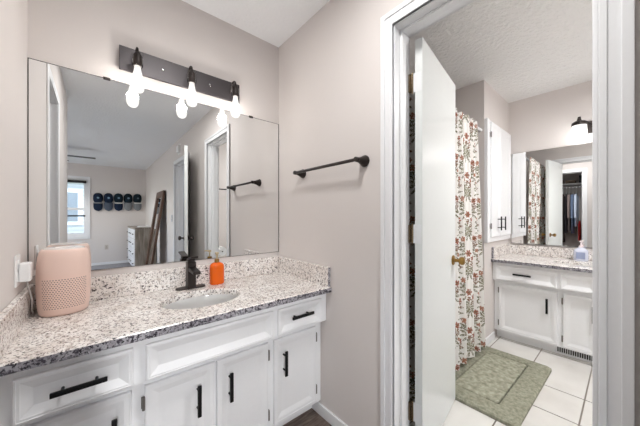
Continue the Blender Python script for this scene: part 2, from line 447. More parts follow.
# ------------------------------------------------------------------ window and outside
win = sthing('window_1', ((WX0+WX1)/2, YF, WZ0)); win['label'] = 'white double-hung bedroom window'
bm = bmesh.new()
fw = .05
for x0, x1, z0, z1 in ((WX0, WX0+fw, WZ0, WZ1), (WX1-fw, WX1, WZ0, WZ1), (WX0+fw, WX1-fw, WZ0, WZ0+fw), (WX0+fw, WX1-fw, WZ1-fw, WZ1)):
    box(bm, x0, x1, YF-.12, YF-.03, z0, z1)
for x0, x1, z0, z1 in ((WX0-.05, WX0+.01, WZ0-.05, WZ1+.05), (WX1-.01, WX1+.02, WZ0-.05, WZ1+.05), (WX0, WX1, WZ1-.01, WZ1+.05), (WX0, WX1, WZ0-.05, WZ0+.012)):
    box(bm, x0, x1, YF, YF+.018, z0, z1, bev=.002)
obj('window_frame', bm, TRIM, win)
for nm, z0, z1, yy in (('sash', 1.36, WZ1-fw, YF-.09), ('sash', WZ0+fw, 1.385, YF-.065)):
    bm = bmesh.new(); a, c = WX0+fw, WX1-fw
    for x0, x1, q0, q1 in ((a, a+.045, z0, z1), (c-.045, c, z0, z1), (a+.045, c-.045, z0, z0+.04), (a+.045, c-.045, z1-.04, z1)):
        box(bm, x0, x1, yy-.012, yy+.012, q0, q1)
    s = obj(nm, bm, TRIM, win)
    obj('pane', B(a+.04, c-.04, yy-.002, yy+.002, z0+.03, z1-.03), PANE, s)
obj('meeting_rail', B(WX0+fw, WX1-fw-.02, YF-.052, YF-.032, 1.19, 1.225), SLOT, win)
obj('blind_headrail', B(WX0+.02, WX1-.05, YF-.03, YF+.012, WZ1-.105, WZ1-.045, bev=.004), SLOT, win)
g = struct('ground_outside', B(-14, 14, YF-30, YF-.3, -.6, -.5), simple('outdoor_lawn', (112, 122, 92), .9))
hs = thing('neighbour_house', 'pale sided house seen through the bedroom window', 'house', (-2.2, YF-6, -.5))
obj('facade', B(-7, 3.4, YF-10, YF-6, -.5, 2.75), siding(), hs)
bm = bmesh.new()
box(bm, -1.65, -.15, YF-6, YF-5.95, .85, 2.3); obj('window', bm, TRIM, hs)
obj('window_pane', B(-1.5, -.3, YF-5.95, YF-5.94, 1.0, 2.15), simple('dull_grey_glass', (150, 154, 158), .2), hs)
bm = bmesh.new(); vs = [bm.verts.new(p) for p in ((-7.3, YF-5.7, 2.7), (3.7, YF-5.7, 2.7), (3.7, YF-8, 3.3), (-7.3, YF-8, 3.3), (-7.3, YF-5.7, 2.62), (3.7, YF-5.7, 2.62), (3.7, YF-8, 3.2), (-7.3, YF-8, 3.2))]
for f in ((0, 1, 2, 3), (7, 6, 5, 4), (0, 4, 5, 1), (1, 5, 6, 2), (2, 6, 7, 3), (3, 7, 4, 0)): bm.faces.new([vs[i] for i in f])
obj('roof', bm, simple('pale_roof', (186, 186, 188), .8), hs)

# ------------------------------------------------------------------ doors
def leaf_at(hx, hy, ang, wd, th, ht, z0=.012):
    """leaf hinged at (hx, hy), extending along ang; thickness to the right of that direction"""
    c, s = math.cos(ang), math.sin(ang)
    def m(u, v, z): return Vector((hx+u*c+v*s, hy+u*s-v*c, z))
    return m
def slab(m, wd, th, z0, z1):
    bm = bmesh.new(); r = bmesh.ops.create_cube(bm, size=1)
    bmesh.ops.bevel(bm, geom=list(bm.edges), offset=.004, segments=1, affect='EDGES')
    for v in bm.verts:
        v.co = m((v.co.x+.5)*wd, (v.co.y+.5)*th, z0+(v.co.z+.5)*(z1-z0))
    return bm
def xform(bm, m):
    for v in bm.verts: v.co = m(v.co.x, v.co.y, v.co.z)
    return bm
def knob(d, m, u, v_face, sgn, z, mat, parent, r=.026):
    bm = LA([(.031, 0), (.031, .005), (.026, .009), (.012, .011), (.010, .028), (.013, .034), (r*.85, .040), (r, .052), (r*.92, .062), (r*.6, .068), (.0, .069)], (0, 0, 0), 20)
    for q in bm.verts: q.co = m(u+q.co.x, v_face+sgn*q.co.z, z+q.co.y)
    obj('door_knob', bm, mat, parent, True)
d1 = sthing('door_1', (XB+.012, YO0, .012)); d1['label'] = 'white flat bathroom door swung open'
m1 = leaf_at(XB+.012, YO0-.026, math.radians(9.0), .606, .035, 2.02)
obj('leaf', slab(m1, .606, .035, .012, 2.035), LEAF, d1)
knob(d1, m1, .606-.062, .035, 1, .915, BRASS, d1)
knob(d1, m1, .606-.062, 0, -1, .915, BRASS, d1)
for z in (.25, 1.105, 1.83):
    bm = bmesh.new(); p = Vector((XB+.009, YO0-.013, 0))
    for k in range(5):
        tube(bm, [p+Vector((0, 0, z-.042+k*.0172)), p+Vector((0, 0, z-.042+k*.0172+.0155))], .0062, 10)
    tube(bm, [p+Vector((0, 0, z-.05)), p+Vector((0, 0, z+.05))], .004, 8)
    box(bm, XB-.004, XB+.010, YO0-.010, YO0+.0005, z-.043, z+.043)
    hg = obj('hinge', bm, HINGB, d1, True)
    bmm = bmesh.new(); box(bmm, -.0009, .0009, -.008, .030, z-.045, z+.045); xform(bmm, m1); obj('hinge_plate', bmm, TRIM, hg)
d2 = sthing('door_2', (W-.02, YD0, .012)); d2['label'] = 'white bedroom entry door folded back against the wall'
m2 = leaf_at(W-.03, -2.485, math.radians(105), .76, .035, 2.02)
obj('leaf', slab(m2, .76, .035, .014, 2.035), LEAF, d2)
knob(d2, m2, .70, .035, 1, .93, BRONZE, d2); knob(d2, m2, .70, 0, -1, .93, BRONZE, d2)
d3 = sthing('door_3', (2.48, -3.1, 0)); d3['label'] = 'white panelled hallway door'
mh = lambda u, v, wv: Vector((2.498-wv, u, v))
bm = bmesh.new(); nested(bm, mh, -3.95, -3.15, .01, 2.03, [(0, .03), (.001, .03)])
for u0, u1 in ((-3.85, -3.60), (-3.50, -3.25)):
    for v0, v1 in ((.2, .85), (1.0, 1.85)):
        nested(bm, lambda u, v, wv: Vector((2.468-wv, u, v)), u0, u1, v0, v1, [(0, .0), (.01, .006), (.03, .010), (.031, .010)])
obj('leaf', bm, TRIM, d3)

# ------------------------------------------------------------------ vanity cabinets
def pull(m, u0, u1, v0, v1, wbase, parent, wd=.0155):
    """bar pull from (u0,v0) to (u1,v1) standing off the face"""
    bm = bmesh.new(); wz = wbase+.030
    a, b_ = Vector(m(u0, v0, wz)), Vector(m(u1, v1, wz))
    h = wd/2; du, dv = (0, h) if u0 != u1 else (h, 0)
    p, q = m(u0-du, v0-dv, wz-.004), m(u1+du, v1+dv, wz+.005); box(bm, p[0], q[0], p[1], q[1], p[2], q[2], bev=.002)
    for f in (.2, .8):
        u, v = u0+(u1-u0)*f, v0+(v1-v0)*f
        tube(bm, [m(u, v, wbase), m(u, v, wz)], .0045, 10)
    return obj('handle', bm, BLACK, parent, True)
def hinge(m, u, v, wbase, parent, side):
    bm = bmesh.new()
    tube(bm, [m(u, v-.026, wbase+.010), m(u, v-.024, wbase+.0125), m(u, v+.024, wbase+.0125), m(u, v+.026, wbase+.010)], [.003, .0055, .0055, .003], 10)
    p, q = m(u+side*.007, v-.022, wbase), m(u, v+.022, wbase+.003)
    box(bm, p[0], q[0], p[1], q[1], p[2], q[2])
    return obj('hinge', bm, STEELH, parent, True)
def vanity(name, label, org, m, length, uppers, doors, rec, ztop=.7545):
    """m(u,v,w): u along the front, v up, w out from the upper face frame"""
    t = thing(name, label, 'cabinet', org)
    bm = bmesh.new()
    def bx(u0, u1, v0, v1, w0, w1, bev=.0012):
        p, q = m(u0, v0, w0), m(u1, v1, w1); box(bm, p[0], q[0], p[1], q[1], p[2], q[2], bev=bev)
    D = -.52
    L0, L1 = .003, length-.003
    bx(L0, L1, .580, ztop, -.019, 0); bx(L0, L1, .085, .5805, -rec-.019, -rec); bx(L0, L1, .580, .592, -rec-.019, -.018)
    bx(L0, L0+.016, .085, ztop, D, -rec-.018); bx(L1-.016, L1, .085, ztop, D, -rec-.018)
    bx(L0, L0+.016, .580, ztop, -rec-.019, -.018); bx(L1-.016, L1, .580, ztop, -rec-.019, -.018)
    bx(L0+.015, L1-.015, .085, .101, D, -rec-.018); bx(L0+.015, L1-.015, .10, ztop, D, D+.008)
    bx(L0, L1, 0, .0865, -rec-.091, -rec-.075); bx(L0, L0+.016, 0, .0865, D, -rec-.09); bx(L1-.016, L1, 0, .0865, D, -rec-.09)
    obj('carcass', bm, CABW, t)
    for u0, u1, v0, v1, kind, h in uppers:
        d = obj(kind, nested(bmesh.new(), m, u0, u1, v0, v1, DRAWER_R), CABW, t)
        if h: pull(m, h[0], h[1], h[2], h[2], .0045, d)
    ml = lambda u, v, w: m(u, v, w-rec)
    for u0, u1, v0, v1, hu, hs in doors:
        d = obj('door', nested(bmesh.new(), ml, u0, u1, v0, v1, DOOR_R), CABW, t)
        if hu: pull(ml, hu, hu, .352, .482, .0085, d)
        u = u0-.003 if hs < 0 else u1+.003
        for v in (v0+.065, v1-.065): hinge(ml, u, v, 0, d, hs)
    return t
YU = -.53
mm = lambda u, v, w: (u, YU-w, v)
vanity('vanity_cabinet', 'white double-tier vanity cabinet under the large mirror', (.62, -.27, 0), mm, W,
       [(.042, .323, .590, .722, 'drawer', (.118, .252, .655)), (.361, .889, .590, .722, 'false_drawer_front', None), (.917, 1.207, .590, .722, 'drawer', (.990, 1.130, .664))],
       [(.042, .322, .112, .547, .271, -1), (.363, .6245, .112, .547, .552, -1), (.6315, .889, .112, .547, .689, 1), (.922, 1.203, .112, .547, .982, 1)], .05)
XU = X2-.53
mb = lambda u, v, w: (XU-w, YB-u, v)
LB = 1.17
vanity('bathroom_vanity', 'white bathroom vanity beside the wall cabinet, beyond the doorway', (X2-.27, YB-.58, 0), mb, LB,
       [(.028, .468, .590, .722, 'drawer', (.170, .303, .66)), (.492, .70, .590, .722, 'false_drawer_front', None), (.73, 1.14, .590, .722, 'drawer', (.87, 1.0, .66))],
       [(.044, .468, .10, .545, .402, -1), (.502, .70, .10, .545, .68, -1), (.705, .90, .10, .545, None, 1), (.93, 1.14, .10, .545, .96, 1)], .05)

def counter(name, label, bounds, z0, z1, sc, srx, sry, org, splashes, edge, n=72):
    x0, x1, y0, y1 = bounds
    t = thing(name, label, 'countertop', org)
    bm = bmesh.new(); e = .004
    def onrect(a, ins):
        c, s = math.cos(a), math.sin(a); best = 1e9
        for d, p, lo in ((c, x1-ins-sc[0], 1), (-c, sc[0]-x0-ins, 1), (s, y1-ins-sc[1], 1), (-s, sc[1]-y0-ins, 1)):
            if d > 1e-9: best = min(best, p/d)
        return sc[0]+c*best, sc[1]+s*best
    angs = [2*PI*k/n for k in range(n)]
    for qx, qy in ((x0, y0), (x1, y0), (x1, y1), (x0, y1)): angs.append(math.atan2(qy-sc[1], qx-sc[0]) % (2*PI))
    angs = sorted(set(angs)); N = len(angs)
    loops = []
    for kind, z in (('i', z0), ('i', z1-.004), ('i2', z1), ('o2', z1), ('o', z1-e), ('o', z0)):
        L = []
        for a in angs:
            if kind == 'i': p = (sc[0]+srx*math.cos(a), sc[1]+sry*math.sin(a))
            elif kind == 'i2': p = (sc[0]+(srx+.004)*math.cos(a), sc[1]+(sry+.004)*math.sin(a))
            else:
                p = onrect(a, 0) if kind == 'o' else onrect(a, e)
                if kind == 'i': pass
            L.append(bm.verts.new((p[0], p[1], z)))
        loops.append(L)
    loops.append(loops[0])
    for A, Bq in zip(loops[:-1], loops[1:]):
        for k in range(N):
            bm.faces.new((A[k], A[(k+1) % N], Bq[(k+1) % N], Bq[k]))
    def two(o_):
        for f in o_.data.polygons:
            n_ = f.normal
            inner = False and math.hypot((f.center.x+org[0]-sc[0])/srx, (f.center.y+org[1]-sc[1])/sry) < 1.15
            if abs(n_.z) < .5 and (n_.dot(edge) > .5 and (nm_ != 'slab' or math.hypot((f.center.x+org[0]-sc[0])/srx, (f.center.y+org[1]-sc[1])/sry) > 1.15)): f.material_index = 1
    nm_ = 'slab'; two(obj('slab', bm, [GRAN, GRANE], t))
    for nm, b in splashes:
        nm_ = nm
        o_ = obj(nm, B(*b, bev=.003), [GRAN, GRANE], t)
        if nm != 'backsplash': two(o_)
    return t
ZC = .785
counter('granite_countertop', 'speckled granite countertop with splashes on the large vanity', (.001, W-.001, -.575, -.001), .755, ZC, (.628, -.305), .183, .142, (.62, -.3, .755),
        [('backsplash', (.001, W-.001, -.021, -.001, ZC, .897)), ('side_splash', (.001, .021, -.562, -.0215, ZC, .897)), ('side_splash', (W-.021, W-.001, -.566, -.0215, ZC-.03, .897))], Vector((0, -1, 0)))
counter('bathroom_countertop', 'speckled granite countertop on the bathroom vanity', (X2-.575, X2-.001, YB-LB, YB-.001), .755, ZC, (X2-.31, YB-.60), .142, .183, (X2-.3, YB-.58, .755),
        [('backsplash', (X2-.021, X2-.001, YB-LB, YB-.001, ZC, .885)), ('side_splash', (X2-.560, X2-.0215, YB-.021, YB-.001, ZC, .895))], Vector((-1, 0, 0)))
def basin(name, label, c, rx, ry):
    bm = bmesh.new(); n = 40; rings = []
    prof = [(1.06, -.0302), (1.0, -.0302), (.985, -.040), (.93, -.062), (.78, -.086), (.5, -.104), (.12, -.110)]
    for k, z in prof:
        rings.append([bm.verts.new((c[0]+rx*k*math.cos(2*PI*i/n), c[1]+ry*k*math.sin(2*PI*i/n), ZC+z)) for i in range(n)])
    for i in range(len(rings)-1):
        for k in range(n): bm.faces.new((rings[i][k], rings[i][(k+1) % n], rings[i+1][(k+1) % n], rings[i+1][k]))
    bm.faces.new(rings[-1])
    ret = bmesh.ops.solidify(bm, geom=list(bm.faces), thickness=-.006)
    t = thing(name, label, 'sink', (c[0], c[1], ZC-.115))
    obj('bowl', bm, PORC, t, True)
    obj('drain', LA([(.0, .004), (.022, .004), (.024, .0), (.012, -.002), (0, -.002)], (c[0], c[1], ZC-.109), 20), BRONZE, t, True)
    return t
basin('undermount_sink', 'white oval sink bowl set under the large granite countertop', (.628, -.305), .183, .142)
basin('bathroom_sink', 'white oval sink bowl in the bathroom countertop', (X2-.31, YB-.60), .142, .183)

# toe-kick floor register in the bathroom vanity
rg = thing('floor_register', 'white slotted heating register under the bathroom vanity toe kick', 'vent', (3.215, -1.42, 0))
xk = XU+.05+.075
obj('frame', B(xk-.010, xk-.0005, -1.27, -1.60, .010, .083, bev=.002), TRIM, rg)
bm = bmesh.new()
for k in range(22): box(bm, xk-.0115, xk-.0095, -1.285-k*.0138, -1.294-k*.0138, .022, .072)
obj('slots', bm, SLOT, rg)

# ------------------------------------------------------------------ mirrors
mr = thing('vanity_mirror', 'large frameless mirror filling the wall above the vanity', 'mirror', (.62, -.003, .93))
obj('glass', B(.004, W-.004, -.0062, -.0014, .931, 1.868), MIRR, mr)
bm = bmesh.new()
for b in ((.001, .0042, .931, 1.868), (W-.0062, W-.001, .931, 1.868)): box(bm, b[0], b[1], -.0066, -.0012, b[2], b[3])
box(bm, .001, W-.001, -.0066, -.0012, 1.8678, 1.8705); box(bm, .001, W-.001, -.0066, -.0012, .929, .9312)
obj('edge', bm, EDGE, mr)
for x in (.265, 1.03): obj('clip', B(x-.014, x+.014, -.0095, -.001, 1.862, 1.876, bev=.002), BRONZE, mr)
bmr = thing('bathroom_mirror', 'frameless mirror above the bathroom vanity', 'mirror', (X2-.003, -1.42, .905))
def tilt(bm):
    for v in bm.verts: v.co.x -= math.tan(math.radians(.6))*(v.co.y+2.0)
    return bm
obj('glass', tilt(B(X2-.0062, X2-.0014, -.862, -2.0, .908, 1.868)), MIRR, bmr)
obj('backing', tilt(B(X2-.0014, X2-.0004, -.866, -1.996, .912, 1.864)), EDGE, bmr)
bm = bmesh.new(); box(bm, X2-.0075, X2-.0005, -.858, -2.004, .898, .9085); obj('bottom_channel', tilt(bm), CHROME, bmr)

# ------------------------------------------------------------------ vanity light
vl = thing('vanity_light', 'charcoal three-bulb bar light above the vanity mirror', 'light', (.624, -.001, 1.985))
obj('backplate', B(.312, .936, -.036, -.024, 1.925, 2.045, bev=.002), CHAR, vl)
obj('wall_mount', B(.52, .728, -.0245, -.001, 1.955, 2.015), CHAR, vl)
for x in (.50, .748): obj('screw', LA([(.006, 0), (.006, .003), (.003, .005), (0, .005)], (x, -.0355, 1.985), 12, 'y'), CHROME, vl)
BY = -.118
for x in (.379, .626, .874):
    pts = [(x, -.034, 1.975), (x, -.050, 1.982)]
    for k in range(9):
        a = PI*k/8
        pts.append((x, -.088+.030*math.cos(a), 1.998+.026*math.sin(a)))
    obj('arm', T(pts, .0055, 10), BRONZE, vl, True)
    so = obj('socket', LA([(.0, 1.995), (.008, 1.995), (.012, 1.988), (.018, 1.975), (.019, 1.928), (.0165, 1.924), (0, 1.924)], (x, BY, 0), 20), BRONZE, vl, True)
    obj('socket_glass', LA([(.0215, 1.988), (.0225, 1.985), (.0225, 1.928), (.0215, 1.926)], (x, BY, 0), 20), BULBG, so, True)
    bu = obj('bulb', LA([(.0125, 1.924), (.0135, 1.912), (.017, 1.895), (.0235, 1.870), (.0290, 1.845), (.0300, 1.830), (.0265, 1.812), (.019, 1.800), (.009, 1.795), (0, 1.794)], (x, BY, 0), 24), BULBL, vl, True)
    bm = bmesh.new()
    for k in range(6):
        a = 2*PI*k/6; rr = .012
        tube(bm, [(x+.004*math.cos(a), BY+.004*math.sin(a), 1.900), (x+rr*math.cos(a), BY+rr*math.sin(a), 1.826)], .0018, 6)
    tube(bm, [(x, BY, 1.915), (x, BY, 1.835)], .006, 8)
    obj('filament', bm, FIL, bu, True)
    lamp('bulb_light', 'POINT', (x, BY, 1.855), BULB_W, (1, .97, .94), .028)

# ------------------------------------------------------------------ towel bar
tb = thing('towel_bar', 'dark bronze towel bar on the wall right of the mirror', 'towel bar', (W, -.56, 1.467))
obj('bar', T([(W-.064, -.285, 1.467), (W-.064, -.29, 1.467), (W-.064, -.835, 1.467), (W-.064, -.84, 1.467)], [.006, .0085, .0085, .006], 14), BRONZE, tb, True)
for y in (-.305, -.820):
    bm = LA([(.029, 0), (.030, .005), (.027, .012), (.018, .032), (.0125, .050), (.013, .064), (.012, .074), (.0, .077)], (0, 0, 0), 20)
    for v in bm.verts: v.co = Vector((W-v.co.z, y+v.co.x, 1.467+v.co.y))
    obj('post', bm, BRONZE, tb, True)
for y0, y1 in ((-.285, -.345), (-.775, -.84)):
    pass

# ------------------------------------------------------------------ counter-top things
ap = thing('air_purifier', 'pink rounded air purifier at the left end of the granite countertop', 'air purifier', (.122, -.116, ZC))
c = (.122, -.116, ZC)
obj('housing', LA([(.066, .0), (.074, .004), (.078, .012), (.082, .05), (.0845, .11), (.0845, .16), (.083, .20), (.080, .235), (.076, .258), (.070, .267), (.066, .2685)], c, 48, e=2.2), PINK, ap, True)
obj('top_panel', LA([(.0655, .2675), (.064, .2715), (.058, .2735), (.030, .2735), (.028, .271), (0, .271)], c, 40, e=2.2), PINKTOP, ap, True)
obj('foot', LA([(.064, .0005), (.067, .003), (.067, .006)], c, 40, e=2.2), SLOT, ap)

fc = thing('faucet', 'dark bronze single-handle faucet behind the large sink', 'faucet', (.635, -.075, ZC))
FX, FY = .632, -.075
bm = bmesh.new(); n = 24
for z, k in ((ZC, 1.0), (ZC+.005, 1.0), (ZC+.008, .94)):
    pass
pl = []
for z, r in ((ZC, .026), (ZC+.005, .026), (ZC+.008, .023)):
    ring = []
    for k in range(24):
        a = 2*PI*k/24; off = .052 if math.cos(a) >= 0 else -.052
        ring.append(bm.verts.new((FX+off+r*math.cos(a), FY+r*math.sin(a), z)))
    pl.append(ring)
for i in range(2):
    for k in range(24): bm.faces.new((pl[i][k], pl[i][(k+1) % 24], pl[i+1][(k+1) % 24], pl[i+1][k]))
bm.faces.new(pl[0][::-1]); bm.faces.new(pl[2])
obj('deck_plate', bm, BRONZE, fc)
bm = bmesh.new(); box(bm, FX-.022, FX+.022, FY-.024, FY+.022, ZC+.007, ZC+.150, bev=.003); obj('column', bm, BRONZE, fc)
bm = bmesh.new()
sp_ = [(FY-.02, ZC+.122, ZC+.098), (FY-.075, ZC+.117, ZC+.097), (FY-.120, ZC+.110, ZC+.094)]
rings = []
for y, zt, zb in sp_: rings.append([bm.verts.new((FX-.019, y, zb)), bm.verts.new((FX+.019, y, zb)), bm.verts.new((FX+.019, y, zt)), bm.verts.new((FX-.019, y, zt))])
for i in range(2):
    for k in range(4): bm.faces.new((rings[i][k], rings[i][(k+1) % 4], rings[i+1][(k+1) % 4], rings[i+1][k]))
bm.faces.new(rings[0][::-1]); bm.faces.new(rings[-1])
bmesh.ops.bevel(bm, geom=list(bm.edges), offset=.002, segments=2, affect='EDGES')
obj('spout', bm, BRONZE, fc)
bm = bmesh.new()
box(bm, FX-.018, FX+.018, FY-.018, FY+.018, ZC+.150, ZC+.166, bev=.003)
r = bmesh.ops.create_cube(bm, size=1)
for v in r['verts']: v.co = Vector((FX+v.co.x*.034, FY-.028+v.co.y*.100, ZC+.172-v.co.y*.020+v.co.z*.008))
obj('lever', bm, BRONZE, fc)

sd = thing('soap_bottle', 'orange soap bottle beside the dark faucet', 'soap dispenser', (.790, -.075, ZC))
SX, SY = .778, -.072
obj('bottle', LA([(.035, 0), (.039, .003), (.0405, .008), (.0405, .098), (.039, .110), (.033, .121), (.022, .127), (.013, .129), (.012, .132)], (SX, SY, ZC), 32, e=2.6, ratio=.8), ORANGE, sd, True)
obj('collar', LA([(.0135, .129), (.0135, .146), (.011, .149), (0, .149)], (SX, SY, ZC), 20), BRASS, sd, True)
bm = LA([(.0045, .148), (.0045, .176), (.010, .178), (.0105, .186), (.009, .189), (0, .189)], (SX, SY, ZC), 16)
tube(bm, [(SX, SY, ZC+.183), (SX-.012, SY-.028, ZC+.184), (SX-.018, SY-.040, ZC+.181)], [.006, .005, .0042], 10)
obj('pump', bm, GOLD, sd, True)

# outlet, plug and cord on the left wall
ot = thing('wall_outlet', 'white outlet plate on the left wall above the side splash', 'outlet', (.001, -.215, .99))
obj('plate', B(.0003, .006, -.252, -.180, .932, 1.047, bev=.002), PLAST, ot)
bm = bmesh.new()
for z in (.966, 1.012): box(bm, .005, .0078, -.231, -.201, z-.016, z+.016, bev=.003)
obj('receptacle', bm, PLAST, ot)
bm = bmesh.new()
for z in (.966,):
    for y in (-.222, -.210): box(bm, .0074, .0081, y-.001, y+.001, z-.004, z+.006)
obj('slot', bm, SLOT, ot)
pa = thing('plug_adapter', 'white plug-in power adapter in the left wall outlet', 'adapter', (.01, -.205, .985))
obj('body', B(.0079, .038, -.232, -.186, .946, 1.016, bev=.005), PLAST, pa)
bm = bmesh.new()
for k in range(3): box(bm, .014, .034, -.2328, -.2316, .962+k*.016, .966+k*.016)
obj('ridges', bm, PLAST, pa)
tag(obj('power_cord', T([(.026, -.205, .9455), (.027, -.204, .930), (.030, -.190, .905), (.034, -.165, .86), (.030, -.140, .815), (.030, -.09, .790), (.030, -.055, .789), (.036, -.040, .790)], .0028, 8), CABLE, smooth=True, at=(.028, -.2, .95)),
    'grey power cord hanging from the white plug adapter', 'cord')

# ------------------------------------------------------------------ bathroom fittings
# wall cabinet
wc = thing('wall_cabinet', 'tall white two-door wall cabinet at the end of the bathroom vanity', 'cabinet', (3.3, YB, .955))
YW = YB-.022
bm = bmesh.new(); mw = lambda u, v, w_: (u, YW-w_, v)
x0, x1, z0, z1 = X1+.002, X2-.009, .950, 2.085
box(bm, x0, x1, YB-.001, YW, z0, z1, bev=.002)
box(bm, x0, x0+.055, YW+.001, YW-.006, z0, z1, bev=.0015)
obj('carcass', bm, CABW, wc)
ud = [(3.010, 3.268, 1, 3.205), (3.274, 3.630, 1, 3.337)]
for i, (u0, u1, s_, hu) in enumerate(ud):
    d = obj('door', nested(bmesh.new(), mw, u0, u1, .998, 2.070, DOOR_R), CABW, wc)
    pull(mw, hu, hu, 1.055, 1.19, .009, d)
    if i == 0:
        for v in (1.10, 1.95): hinge(mw, u0-.004, v, 0, d, -1)
# shower curtain
rod = tag(obj('curtain_rod', T([(XB+.002, -.802, 1.985), (X1-.002, -.802, 1.985)], .0125, 14), TRIM, smooth=True, at=(2.1, -.802, 1.985)), 'white shower curtain rod spanning the tub', 'curtain rod')
cu = thing('shower_curtain', 'white shower curtain with rust flowers and olive leaves beside the bathroom door', 'curtain', (2.1, -.86, .06))
bm = bmesh.new(); uvl = bm.loops.layers.uv.new('cloth')
nx, nz_ = 300, 30; xs = [XB+.03+(2.835-XB-.03)*i/nx for i in range(nx+1)]
def fold(x, t):
    a = 2*PI*x/.135
    push = .055*math.exp(-((x-1.93)/.13)**2-((t*1.94-.86)/.28)**2)
    return -.850+push+(.010+.016*(1-t)**.5)*math.sin(a+.6*math.sin(x*9))+.006*math.sin(a*2.3+1+t)
grid = []; arc = [0]
for i in range(1, nx+1): arc.append(arc[-1]+math.hypot(xs[i]-xs[i-1], fold(xs[i], .5)-fold(xs[i-1], .5)))
for j in range(nz_+1):
    t = j/nz_; rowv = []
    for i, x in enumerate(xs):
        z = .055+(1.995-.055)*t-(.012*(.5-.5*math.cos(2*PI*x/.135)) if j == nz_ else 0)
        rowv.append(bm.verts.new((x-.16*t*max(0, (x-2.2)/.635), fold(x, t), z)))
    grid.append(rowv)
for j in range(nz_):
    for i in range(nx):
        f = bm.faces.new((grid[j][i], grid[j][i+1], grid[j+1][i+1], grid[j+1][i]))
        for l, (a, b_) in zip(f.loops, ((i, j), (i+1, j), (i+1, j+1), (i, j+1))): l[uvl].uv = (arc[a], b_/nz_*1.94)
co = obj('cloth', bm, FLORAL, cu, True, ang=80)
for x in (1.55, 1.69, 1.83, 1.97, 2.11, 2.245, 2.375, 2.50, 2.60):
    bm = bmesh.new()
    tube(bm, [(x, -.824+.036*math.cos(a), 1.978+.024*math.sin(a)) for a in [2*PI*k/16 for k in range(17)]], .0018, 6)
    obj('ring', bm, CHROME, cu, True)
# sconce over bathroom mirror
sc_ = thing('bathroom_light', 'dark metal bath light with glowing white shades above the bathroom mirror', 'light', (X2, -1.62, 2.02))
obj('backplate', B(X2-.018, X2-.0005, -1.425, -1.80, 1.955, 2.065, bev=.003), BRONZE, sc_)
for y in (-1.395, -1.62, -1.845):
    bm = bmesh.new(); xs_ = X2-.105
    tube(bm, [(X2-.012, y if y == -1.62 else (-1.48 if y > -1.5 else -1.76), 2.045), (X2-.06, y, 2.072), (xs_, y, 2.066)], .007, 8)
    lathe(bm, [(.0, 2.098), (.010, 2.098), (.012, 2.085), (.016, 2.064), (.040, 2.056), (.051, 2.046), (.054, 2.018), (.050, 2.018), (0, 2.04)], (xs_, y, 0), 20)
    obj('arm', bm, BRONZE, sc_, True)
    obj('lamp_shade', LA([(.046, 2.036), (.050, 2.012), (.053, 1.975), (.056, 1.930), (.058, 1.898), (.054, 1.892), (.030, 1.889), (0, 1.888)], (xs_, y, 0), 24), SHADE, sc_, True)
    lamp('bath_light', 'POINT', (xs_, y, 1.945), BATH_W, (1, .995, .985), .04)
# soap by the bathroom sink
hb = thing('hand_soap', 'clear pump bottle of hand soap on the bathroom countertop', 'soap dispenser', (X2-.10, -1.395, ZC))
hx, hy = X2-.085, -1.405
obj('bottle', LA([(.036, 0), (.040, .004), (.041, .012), (.041, .085), (.037, .100), (.024, .112), (.014, .118), (.013, .124)], (hx, hy, ZC), 28, e=2.6, ratio=1.2), simple('pale_blue_soap', (206, 210, 226), .1, spec=.6), hb, True)
bm = LA([(.016, .122), (.016, .138), (.006, .141), (.005, .168), (.013, .170), (.013, .180), (0, .181)], (hx, hy, ZC), 16)
tube(bm, [(hx, hy, ZC+.175), (hx-.04, hy, ZC+.173)], .005, 8)
obj('pump', bm, simple('pale_pink_pump', (240, 226, 228), .3), hb, True)
obj('label', B(hx-.0425, hx-.0415, hy-.03, hy+.03, ZC+.02, ZC+.08), simple('blue_grey_label', (150, 160, 190), .5), hb)
# bath mat
mt = thing('bath_mat', 'sage green bath mat on the tile in front of the shower curtain', 'mat', (2.46, -1.05, 0))
def slabpoly(pts, z0, z1, ins):
    bm = bmesh.new(); n = len(pts); cx_ = sum(p[0] for p in pts)/n; cy_ = sum(p[1] for p in pts)/n
    L = []
    for z, k in ((z0, 1), (z1-.004, 1), (z1, ins)):
        L.append([bm.verts.new((cx_+(x-cx_)*k, cy_+(y-cy_)*k, z)) for x, y in pts])
    for a in range(2):
        for k in range(n): bm.faces.new((L[a][k], L[a][(k+1) % n], L[a+1][(k+1) % n], L[a+1][k]))
    bm.faces.new(L[2]); bm.faces.new(L[0][::-1]); return bm
def rrect(x0, x1, y0, y1, r, skew=0.):
    P_ = []
    for cx_, cy_, a0 in ((x1-r, y1-r, 0), (x0+r, y1-r, 90), (x0+r, y0+r, 180), (x1-r, y0+r, 270)):
        for k in range(7):
            a = math.radians(a0+k*15); P_.append((cx_+r*math.cos(a), cy_+r*math.sin(a)))
    return [(x, y+skew*(x-x0)) for x, y in P_]
def matring(bm, a, b_, za, zb):
    n_ = len(a)
    for k in range(n_):
        bm.faces.new((a[k], a[(k+1) % n_], b_[(k+1) % n_], b_[k]))
bm = bmesh.new(); RR = []
SK = -.02
for (q, r_), z in (((0, .03), .0005), ((0, .03), .017), ((.012, .026), .025), ((.118, .022), .025), ((.124, .02), .012), ((.128, .02), .012)):
    RR.append([bm.verts.new((x, y, z)) for x, y in rrect(2.0+q, 2.905-q*.85, -1.285+q, -.795-q*.7, r_, SK)])
for a, b_ in zip(RR[:-1], RR[1:]): matring(bm, a, b_, 0, 0)
obj('border', bm, MATB, mt)
pl_ = rrect(2.129, 2.795, -1.155, -.886, .02, SK)
obj('pile', slabpoly(pl_, .0005, .026, .975), MATC, mt)
